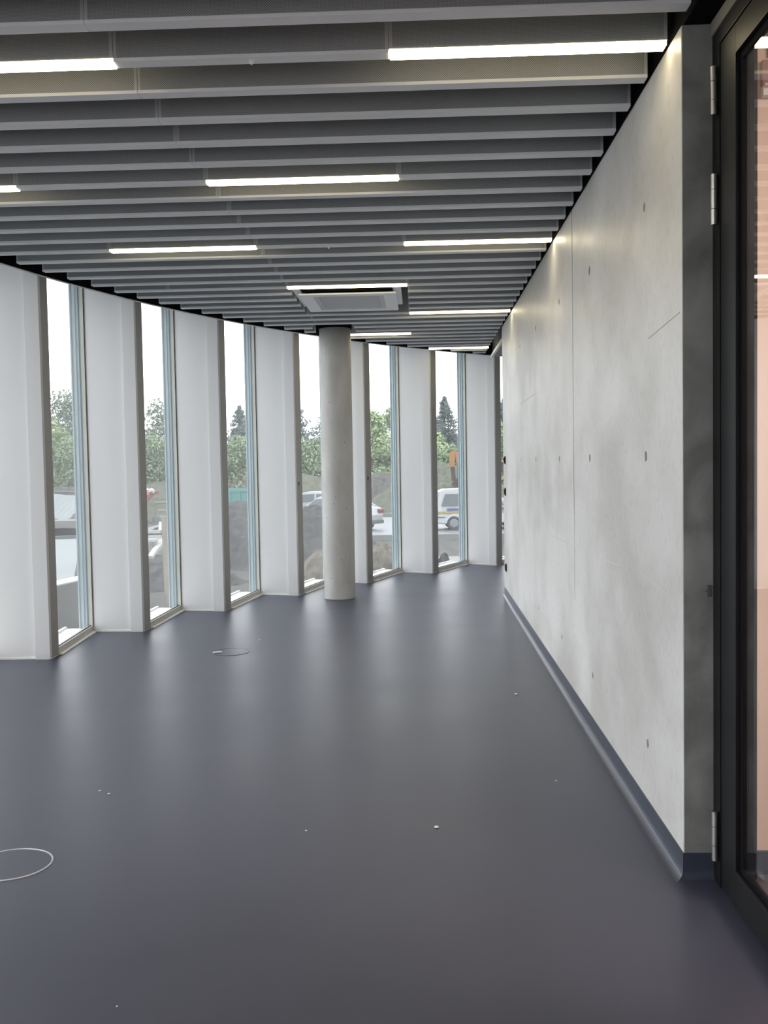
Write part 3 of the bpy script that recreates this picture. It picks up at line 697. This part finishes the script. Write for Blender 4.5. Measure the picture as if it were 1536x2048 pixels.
# second window: kerb frames, timber post
def kf(bm):
    def b(p, q): bar(bm, p, q, 0.10, 0.06)
    a = aty(280, 1064, 20); c = aty(322, 1063, 20); d = aty(323, 1046, 21.5); e = aty(338, 1044, 21.5)
    b(a, c); b(c, d); b(d, e)
    a = aty(280, 1075, 19.5); c = aty(322, 1074, 19.5); b(a, c); bar(bm, a+Vector((0, -.3, -.04)), c+Vector((0, -.3, -.04)), 0.2, 0.05)
    b(aty(300, 1115, 18.5), aty(312, 1098, 19)); b(aty(312, 1098, 19), aty(320, 1090, 19.3)); b(aty(320, 1090, 19.3), aty(320, 1078, 19.5))
tag(mk('kerb_frame', kf, mat('white kerb stone', (0.36, 0.37, 0.37), 0.8)), 'pale concrete kerb outlines beside the timber post', 'kerb')
tp = empty('timber_post', aty(337, 1100, 16)); tp.location.z = 0; tag(tp, 'upright timber post seen through the second window', 'post')
bx0 = tp.location.copy()
def post(bm):
    t = aty(328, 1034, 16); b = aty(335, 1165, 16)
    bar(bm, t-bx0, b-bx0+Vector((0.0, 0, -0.45)), 0.075, 0.075)
mk('shaft', post, M_wood, tp)
mk('cross_piece', lambda bm: (bar(bm, aty(320, 1032, 16)-bx0, aty(340, 1036, 16)-bx0, 0.035, 0.03), bar(bm, aty(316, 1020, 16.0)-bx0, aty(337, 1020, 16.0)-bx0, 0.03, 0.02)), M_wood, tp)
# skips
def skip(name, px, ptop, Y, L_, Wd, H_, m, lab, rz=0.0):
    c = aty(px, ptop, Y); o = empty(name, (c.x, Y, c.z-H_), rz); tag(o, lab, 'skip')
    def body(bm):
        hw = Wd/2; prof = [(-L_/2+0.7, 0), (L_/2-0.7, 0), (L_/2, H_), (-L_/2, H_)]
        inn = [(-L_/2+0.75, 0.08), (L_/2-0.75, 0.08), (L_/2-0.06, H_), (-L_/2+0.06, H_)]
        A = [bm.verts.new((x, -hw, z)) for x, z in prof]; B = [bm.verts.new((x, hw, z)) for x, z in prof]
        A2 = [bm.verts.new((x, -hw+.06, z)) for x, z in inn]; B2 = [bm.verts.new((x, hw-.06, z)) for x, z in inn]
        bm.faces.new(A); bm.faces.new(B[::-1])
        for i in (0, 1, 3): bm.faces.new((A[i], B[i], B[(i+1) % 4], A[(i+1) % 4]))
        bm.faces.new(A2[::-1]); bm.faces.new(B2)
        for i in (0, 1, 3): bm.faces.new((A2[i], A2[(i+1) % 4], B2[(i+1) % 4], B2[i]))
        bm.faces.new((A[3], A[2], A2[2], A2[3])); bm.faces.new((B[2], B[3], B2[3], B2[2])); bm.faces.new((A[2], B[2], B2[2], A2[2])); bm.faces.new((A[3], A2[3], B2[3], B[3]))
    mk('body', body, m, o)
    mk('top_rim', lambda bm: (bx(bm, -L_/2-.05, L_/2+.05, -Wd/2-.06, -Wd/2, H_-.12, H_), bx(bm, -L_/2-.05, L_/2+.05, Wd/2, Wd/2+.06, H_-.12, H_)), m, o)
    mk('rib', lambda bm: [bx(bm, x-.05, x+.05, -Wd/2-.05, -Wd/2, 0.1, H_-.12) for x in [(-L_/2+1.0)+i*(L_-2.0)/5 for i in range(6)]], m, o)
    return o
skip('rubble_skip', 268, 984, 45, 1.75, 1.6, 0.75, M_orange, 'orange rubble skip at the left of the second window')
skip('waste_container', 478, 977, 45, 4.2, 2.2, 1.5, M_teal, 'teal waste container seen through the third window')
tag(mk('rubble', lambda bm: [bmesh.ops.create_icosphere(bm, subdivisions=1, radius=random.uniform(.12, .22), matrix=Matrix.Translation((aty(276+i*9, 983, 45)))) for i in range(4)], M_white), 'white rubble lying in the orange skip', 'rubble', kind='stuff')
pipe('site_fence', [aty(310, 1006, 50), aty(345, 1004, 50)], 0.05, M_conc, 'pale horizontal rail right of the orange skip', 'rail')

# ---- vehicles
def loft(bm, secs):
    """secs: list of rings (same count)"""
    R_ = [[bm.verts.new(p) for p in s] for s in secs]; n = len(R_[0])
    for a in range(len(R_)-1):
        for i in range(n): bm.faces.new((R_[a][i], R_[a][(i+1) % n], R_[a+1][(i+1) % n], R_[a+1][i]))
    bm.faces.new(R_[0][::-1]); bm.faces.new(R_[-1])
def side_profile_body(bm, prof, hw, tumble, zt):
    """extrude a side outline (x,z) across the width, upper points leaning in"""
    def w_(z): return hw-tumble*max(0, z-zt)
    secs = []
    n = len(prof)
    A = [bm.verts.new((x, -w_(z), z)) for x, z in prof]; A1 = [bm.verts.new((x, -w_(z)+0.06, z+0.0)) for x, z in prof]
    B = [bm.verts.new((x, w_(z), z)) for x, z in prof]
    bm.verts.ensure_lookup_table()
    for v_ in A1: bm.verts.remove(v_)
    fa = bm.faces.new(A); fb = bm.faces.new(B[::-1])
    for i in range(n): bm.faces.new((A[i], B[i], B[(i+1) % n], A[(i+1) % n]))
    es = [e for e in bm.edges if (e.verts[0] in A and e.verts[1] in A) or (e.verts[0] in B and e.verts[1] in B)]
    bmesh.ops.bevel(bm, geom=es, offset=0.05, segments=2, affect='EDGES')
def glasspoly(bm, pts, hw, tumble, zt, side, t=0.012):
    def w_(z): return hw-tumble*max(0, z-zt)
    A = [bm.verts.new((x, side*(w_(z)+t), z)) for x, z in pts]; B = [bm.verts.new((x, side*(w_(z)-0.02), z)) for x, z in pts]
    n = len(pts); bm.faces.new(A); bm.faces.new(B[::-1])
    for i in range(n): bm.faces.new((A[i], A[(i+1) % n], B[(i+1) % n], B[i]))
def wheel(root, x, y, r=0.31):
    w_ = mk('wheel', lambda bm: cyl(bm, (x, y-0.1, r), (x, y+0.1, r), r, n=28), M_tyre, root, smooth=True)
    s = -1 if y < 0 else 1
    mk('hub', lambda bm: (cyl(bm, (x, y+s*0.1, r), (x, y+s*0.115, r), r*0.62, r*0.5, n=20)), M_roof, w_)
def arch(x, r=0.37, z=0.31, base=0.22, n=8):
    return [(x-r*cos(pi*i/n), z+r*sin(pi*i/n)) for i in range(n+1)]
def van(loc, rz, lab):
    o = empty('van', loc, rz); o.scale = (0.92, 0.92, 0.92); tag(o, lab, 'van'); hw = 0.86
    # rear at -x, nose at +x
    prof = [(-2.05, 0.30), (-1.62, 0.26)]+[(-1.25-0.37*cos(pi*i/8), 0.30+0.37*sin(pi*i/8)) for i in range(9)]+[(1.02-0.37, 0.26)]+[(1.35-0.37*cos(pi*i/8)*1.0, 0.30+0.37*sin(pi*i/8)) for i in range(9)]+[(1.95, 0.28), (2.08, 0.45), (2.05, 0.78), (1.90, 0.95), (1.20, 1.10), (0.62, 1.66), (0.35, 1.78), (-0.6, 1.84), (-1.65, 1.80), (-1.90, 1.70), (-2.04, 1.05)]
    mk('body', lambda bm: side_profile_body(bm, prof, hw, 0.16, 1.0), M_white, o)
    for s in (-1, 1):
        mk('side_window', lambda bm: glasspoly(bm, [(-1.80, 1.08), (-0.72, 1.08), (-0.68, 1.60), (-1.62, 1.60)], hw, 0.16, 1.0, s), M_carglass, o)
        mk('side_window', lambda bm: glasspoly(bm, [(-0.55, 1.08), (0.98, 1.08), (0.55, 1.60), (-0.52, 1.60)], hw, 0.16, 1.0, s), M_carglass, o)
        mk('blue_stripe', lambda bm: glasspoly(bm, [(-1.55, 0.86), (1.85, 0.86), (1.85, 0.97), (-1.55, 0.97)], hw, 0.16, 1.0, s, 0.006), M_blue, o)
        mk('yellow_stripe', lambda bm: glasspoly(bm, [(-2.02, 0.74), (1.95, 0.74), (1.95, 0.83), (-2.02, 0.83)], hw, 0.16, 1.0, s, 0.006), M_yell, o)
        mk('side_moulding', lambda bm: glasspoly(bm, [(-2.0, 0.56), (-1.65, 0.56), (-1.65, 0.60), (-2.0, 0.60)], hw, 0.16, 1.0, s, 0.01), M_grey, o)
        for x in (-1.25, 1.35): wheel(o, x, s*0.76)
    mk('windscreen', lambda bm: (bx(bm, -0.01, 0.01, -0.68, 0.68, 0, 0.70)), M_carglass, o)
    wsc = o.children[-1]; wsc.location = (1.17, 0, 1.12); wsc.rotation_euler = (0, -0.80, 0)
    mk('bumper', lambda bm: (bx(bm, 1.98, 2.14, -0.8, 0.8, 0.28, 0.50, 0.04), bx(bm, -2.12, -1.98, -0.8, 0.8, 0.30, 0.50, 0.04)), M_grey, o)
    mk('headlamp', lambda bm: (bx(bm, 1.9, 2.06, -0.78, -0.5, 0.66, 0.84, 0.03), bx(bm, 1.9, 2.06, 0.5, 0.78, 0.66, 0.84, 0.03)), M_roof, o)
    return o
def hatch(loc, rz, lab):
    o = empty('car', loc, rz); tag(o, lab, 'car'); hw = 0.85
    prof = [(-2.02, 0.30), (-1.60, 0.24)]+[(-1.25-0.34*cos(pi*i/8), 0.28+0.35*sin(pi*i/8)) for i in range(9)]+[(1.02, 0.22)]+[(1.37-0.34*cos(pi*i/8), 0.28+0.35*sin(pi*i/8)) for i in range(9)]+[(1.95, 0.26), (2.08, 0.42), (2.02, 0.68), (1.80, 0.80), (1.02, 0.92), (0.40, 1.34), (0.15, 1.42), (-0.75, 1.43), (-1.15, 1.34), (-1.62, 0.98), (-1.98, 0.92), (-2.08, 0.62)]
    mk('body', lambda bm: side_profile_body(bm, prof, hw, 0.30, 0.86), M_white, o)
    for s in (-1, 1):
        mk('side_window', lambda bm: glasspoly(bm, [(-1.40, 0.96), (-0.42, 0.94), (-0.42, 1.33), (-1.05, 1.29)], hw, 0.30, 0.86, s), M_carglass, o)
        mk('side_window', lambda bm: glasspoly(bm, [(-0.34, 0.94), (0.92, 0.93), (0.36, 1.30), (-0.34, 1.33)], hw, 0.30, 0.86, s), M_carglass, o)
        mk('tail_lamp', lambda bm: bx(bm, -2.10, -1.72, s*0.70-0.165, s*0.70+0.165, 0.70, 0.86, 0.02), M_red, o)
        for x in (-1.25, 1.37): wheel(o, x, s*0.76, 0.30)
    mk('bumper', lambda bm: bx(bm, -2.14, -1.96, -0.8, 0.8, 0.26, 0.42, 0.04), M_grey, o)
    mk('rear_window', lambda bm: bx(bm, -0.01, 0.01, -0.58, 0.58, 0, 0.46), M_carglass, o)
    r_ = o.children[-1]; r_.location = (-1.585, 0, 1.0); r_.rotation_euler = (0, 0.94, 0)
    return o
gz = ZG+0.13
c = aty(766, 1058, 43.0); hatch((c.x-2.05, 42.6, gz), pi-0.7, 'white parked car with red tail lamp beside the column')
q_ = aty(622, 1013, 49.5); hatch((q_.x, 49.5, gz), pi-0.1, 'white car roof and windows above the dark heap left of the column')
c = aty(868, 1060, 42.5); van((c.x+1.9, 41.6, gz), 0.06, 'white van with blue and yellow stripes in the window right of the column')
c = aty(998, 1045, 42.5); van((c.x+2.05, 44.6, gz), pi, 'second white van at the narrow last window by the concrete wall')

# ---- excavator behind the van, only its arm in view
ex = empty('excavator', (aty(945, 930, 58).x, 58, ZG)); tag(ex, 'excavator behind the van with orange arm raised above it', 'excavator')
e0 = ex.location.copy()
mk('track', lambda bm: (bx(bm, -1.3, 1.3, -1.3, -0.75, 0, 0.8, 0.2), bx(bm, -1.3, 1.3, 0.75, 1.3, 0, 0.8, 0.2)), M_grey, ex)
mk('body', lambda bm: (bx(bm, -0.7, 1.3, -1.1, 1.1, 0.85, 1.9, 0.1)), M_yel, ex)
mk('cab', lambda bm: bx(bm, -0.9, 0.3, -1.05, -0.1, 1.9, 2.9, 0.1), M_carglass, ex)
a1 = Vector((-0.6, 0, 1.5)); a2 = aty(915, 905, 58)-e0; a3 = aty(900, 913, 58)-e0; a4 = aty(905, 934, 58)-e0; a5 = aty(908, 962, 58)-e0
def bm1(bm): bar(bm, a1, a2, 0.3, 0.4); bar(bm, a2, a3, 0.3, 0.4)
mk('boom', bm1, M_yel, ex)
mk('stick', lambda bm: (bar(bm, a3+Vector((0.08, 0, 0.1)), a4, 0.3, 0.42), ), M_yel, ex)
mk('bucket', lambda bm: (bar(bm, a4, a5, 0.25, 0.22), bar(bm, a5, a5+Vector((.35, 0, -.35)), 0.6, 0.5)), M_rust, ex)

# ---- far roof building
fb = empty('low_building', (aty(915, 890, 90).x, 90, ZG)); tag(fb, 'low building with pale flat roof among the trees behind the van', 'building')
zr = aty(900, 872, 90).z-ZG
mk('wall', lambda bm: bx(bm, -1.7, 5, -3, 3, 0, zr-0.4), M_sheet, fb)
mk('roof', lambda bm: (bx(bm, -2.0, 5.4, -3.4, 3.4, zr-0.32, zr), bx(bm, -1.9, 5.2, -3.3, 3.3, zr-0.5, zr-0.36)), M_roof, fb)

# ---- trees
def leaves(name, blobs, m, parent, n, size, seed, flat=0.5):
    random.seed(seed); vs = []; fs = []
    for (c, r, cnt) in blobs:
        for _ in range(cnt):
            while True:
                p = Vector((random.uniform(-1, 1), random.uniform(-1, 1), random.uniform(-1, 1)))
                if 0.25 < p.length < 1: break
            q = Vector((c[0]+p.x*r[0], c[1]+p.y*r[1], c[2]+p.z*r[2]))
            nn = (p+Vector((random.gauss(0, .7), random.gauss(0, .7), random.gauss(0.3, .7)))).normalized()
            a = nn.orthogonal().normalized(); b = nn.cross(a); th = random.random()*6.28
            u = (a*cos(th)+b*sin(th))*size*random.uniform(.6, 1.3); v = (b*cos(th)-a*sin(th))*size*flat*random.uniform(.6, 1.3)
            i = len(vs); vs += [q-u, q-v*0.8, q+u, q+v]; fs.append((i, i+1, i+2, i+3))
    me = bpy.data.meshes.new(name); me.from_pydata([tuple(v) for v in vs], [], fs); me.update()
    return link(name, me, m, parent)
def broad(px, ptop, Y, width, m, lab, seed, dens=1.0, name='leafy_tree', thin=False):
    top = aty(px, ptop, Y); H = top.z-ZG; o = empty(name, (top.x, Y, ZG)); tag(o, lab, 'tree', 'trees beyond the building site')
    random.seed(seed); blobs = []
    W2 = width/2
    for i in range(int(16*dens)):
        t = random.uniform(0.12, 0.92); wr = W2*(1-0.75*abs(t-0.45)**1.2)
        a = random.random()*6.28; rr = random.uniform(0, 0.75)*wr
        s = random.uniform(0.28, 0.45)*W2
        blobs.append(((rr*cos(a), rr*sin(a)*0.6, H*t), (s, s*.8, s*0.8), 330))
    blobs.append(((0, 0, H-0.25*W2*.6), (0.3*W2, 0.3*W2, 0.25*W2), 260))
    leaves('foliage', blobs, m, o, 0, 0.17*Y/80, seed)
    def trunk(bm):
        cyl(bm, (0, 0, -0.1), (0, 0, H*0.55), 0.16, 0.08, n=10)
        for i in range(6):
            a = i*1.1; cyl(bm, (0, 0, H*(.25+.05*i)), (W2*.5*cos(a), W2*.4*sin(a), H*(.5+.06*i)), 0.06, 0.02, n=6)
    mk('trunk', trunk, M_bark, o)
def conifer(px, ptop, Y, width, m, lab, seed):
    top = aty(px, ptop, Y); H = top.z-ZG; o = empty('conifer', (top.x, Y, ZG)); tag(o, lab, 'tree', 'trees beyond the building site')
    random.seed(seed); blobs = []
    L_ = 21
    for i in range(L_):
        t = i/(L_-1); z = H*(0.12+0.86*t); R_ = width/2*(1-t)**0.85+0.12; nb = max(4, int(10*(1-t))+3)
        for j in range(nb):
            a = 6.28*j/nb+random.random(); R2_ = R_*random.uniform(.6, 1.15)
            for s in (0.35, 0.7, 1.0):
                blobs.append(((R2_*s*cos(a), R2_*s*sin(a), z-0.10*R2_*s+0.15*H/L_*random.uniform(-1, 1)), (R_*0.24+.06, R_*.24+.06, H/L_*0.5), 34))
    blobs.append(((0, 0, H-.25), (.07, .07, .3), 30))
    leaves('needles', blobs, m, o, 0, 0.13*Y/80, seed, 0.35)
    mk('trunk', lambda bm: cyl(bm, (0, 0, -0.1), (0, 0, H*0.95), 0.2, 0.03, n=10), M_bark, o)
broad(128, 786, 75, 7.5, M_leafD, 'dark topped tree at the top of the first window greenery', 21)
broad(92, 840, 66, 6.0, M_leafB, 'bright yellow green tree in the first window', 22)
broad(150, 880, 64, 5.5, M_leafA, 'mid green tree low in the first window', 23)
broad(318, 806, 76, 7.0, M_leafD, 'grey green tree filling the top of the second window', 24, 1.2)
broad(300, 872, 68, 6.5, M_leafA, 'bushy green tree low in the second window', 25, 1.1)
conifer(479, 812, 80, 4.6, M_leafC, 'conifer with pointed top in the third window', 26)
broad(480, 876, 72, 6.0, M_leafA, 'round green bush below the conifer in the third window', 27)
conifer(588, 790, 80, 6.0, M_leafC, 'left conifer beside the column, half hidden by the panel', 28)
conifer(660, 796, 80, 6.4, M_leafC, 'right conifer half hidden behind the column', 29)
broad(620, 888, 72, 6.5, M_leafA, 'low green shrubs between the two conifers', 30)
broad(742, 826, 74, 5.5, M_leafB, 'pale yellow green tree in the window right of the column', 31)
broad(782, 822, 78, 5.5, M_leafA, 'green tree meeting the frame in the window right of the column', 32)
conifer(889, 794, 82, 5.0, M_leafC, 'tall conifer standing behind the low building', 33)
broad(874, 868, 70, 3.2, M_leafB, 'light green shrubbery in front of the low building', 34)
broad(905, 893, 68, 3.2, M_leafA, 'green shrubbery right of the excavator arm', 35)
conifer(1008, 796, 80, 4.5, M_leafC, 'conifer seen in the last narrow window', 36)
broad(1004, 850, 72, 4.5, M_leafA, 'green tree low in the last narrow window', 37)
for i, (px, pt) in enumerate(((30, 860), (220, 850), (395, 860), (545, 880), (690, 880), (830, 870), (955, 870), (1060, 860))):
    broad(px, pt, 84, 7.5, M_leafA, ['green tree behind the %s facade panel' % s for s in ('first', 'second', 'third', 'fourth', 'fifth', 'sixth', 'seventh', 'far right')][i], 50+i)

for i, (px, pt, ww) in enumerate(((120, 860, 9), (320, 880, 9), (480, 905, 9), (620, 905, 9), (765, 880, 9), (890, 890, 9), (1005, 880, 8))):
    broad(px, pt, 92, ww, M_leafD, 'distant low grey green tree at the back of the %s window view' % ['first', 'second', 'third', 'fourth', 'fifth', 'sixth', 'narrow last'][i], 70+i, 1.3)
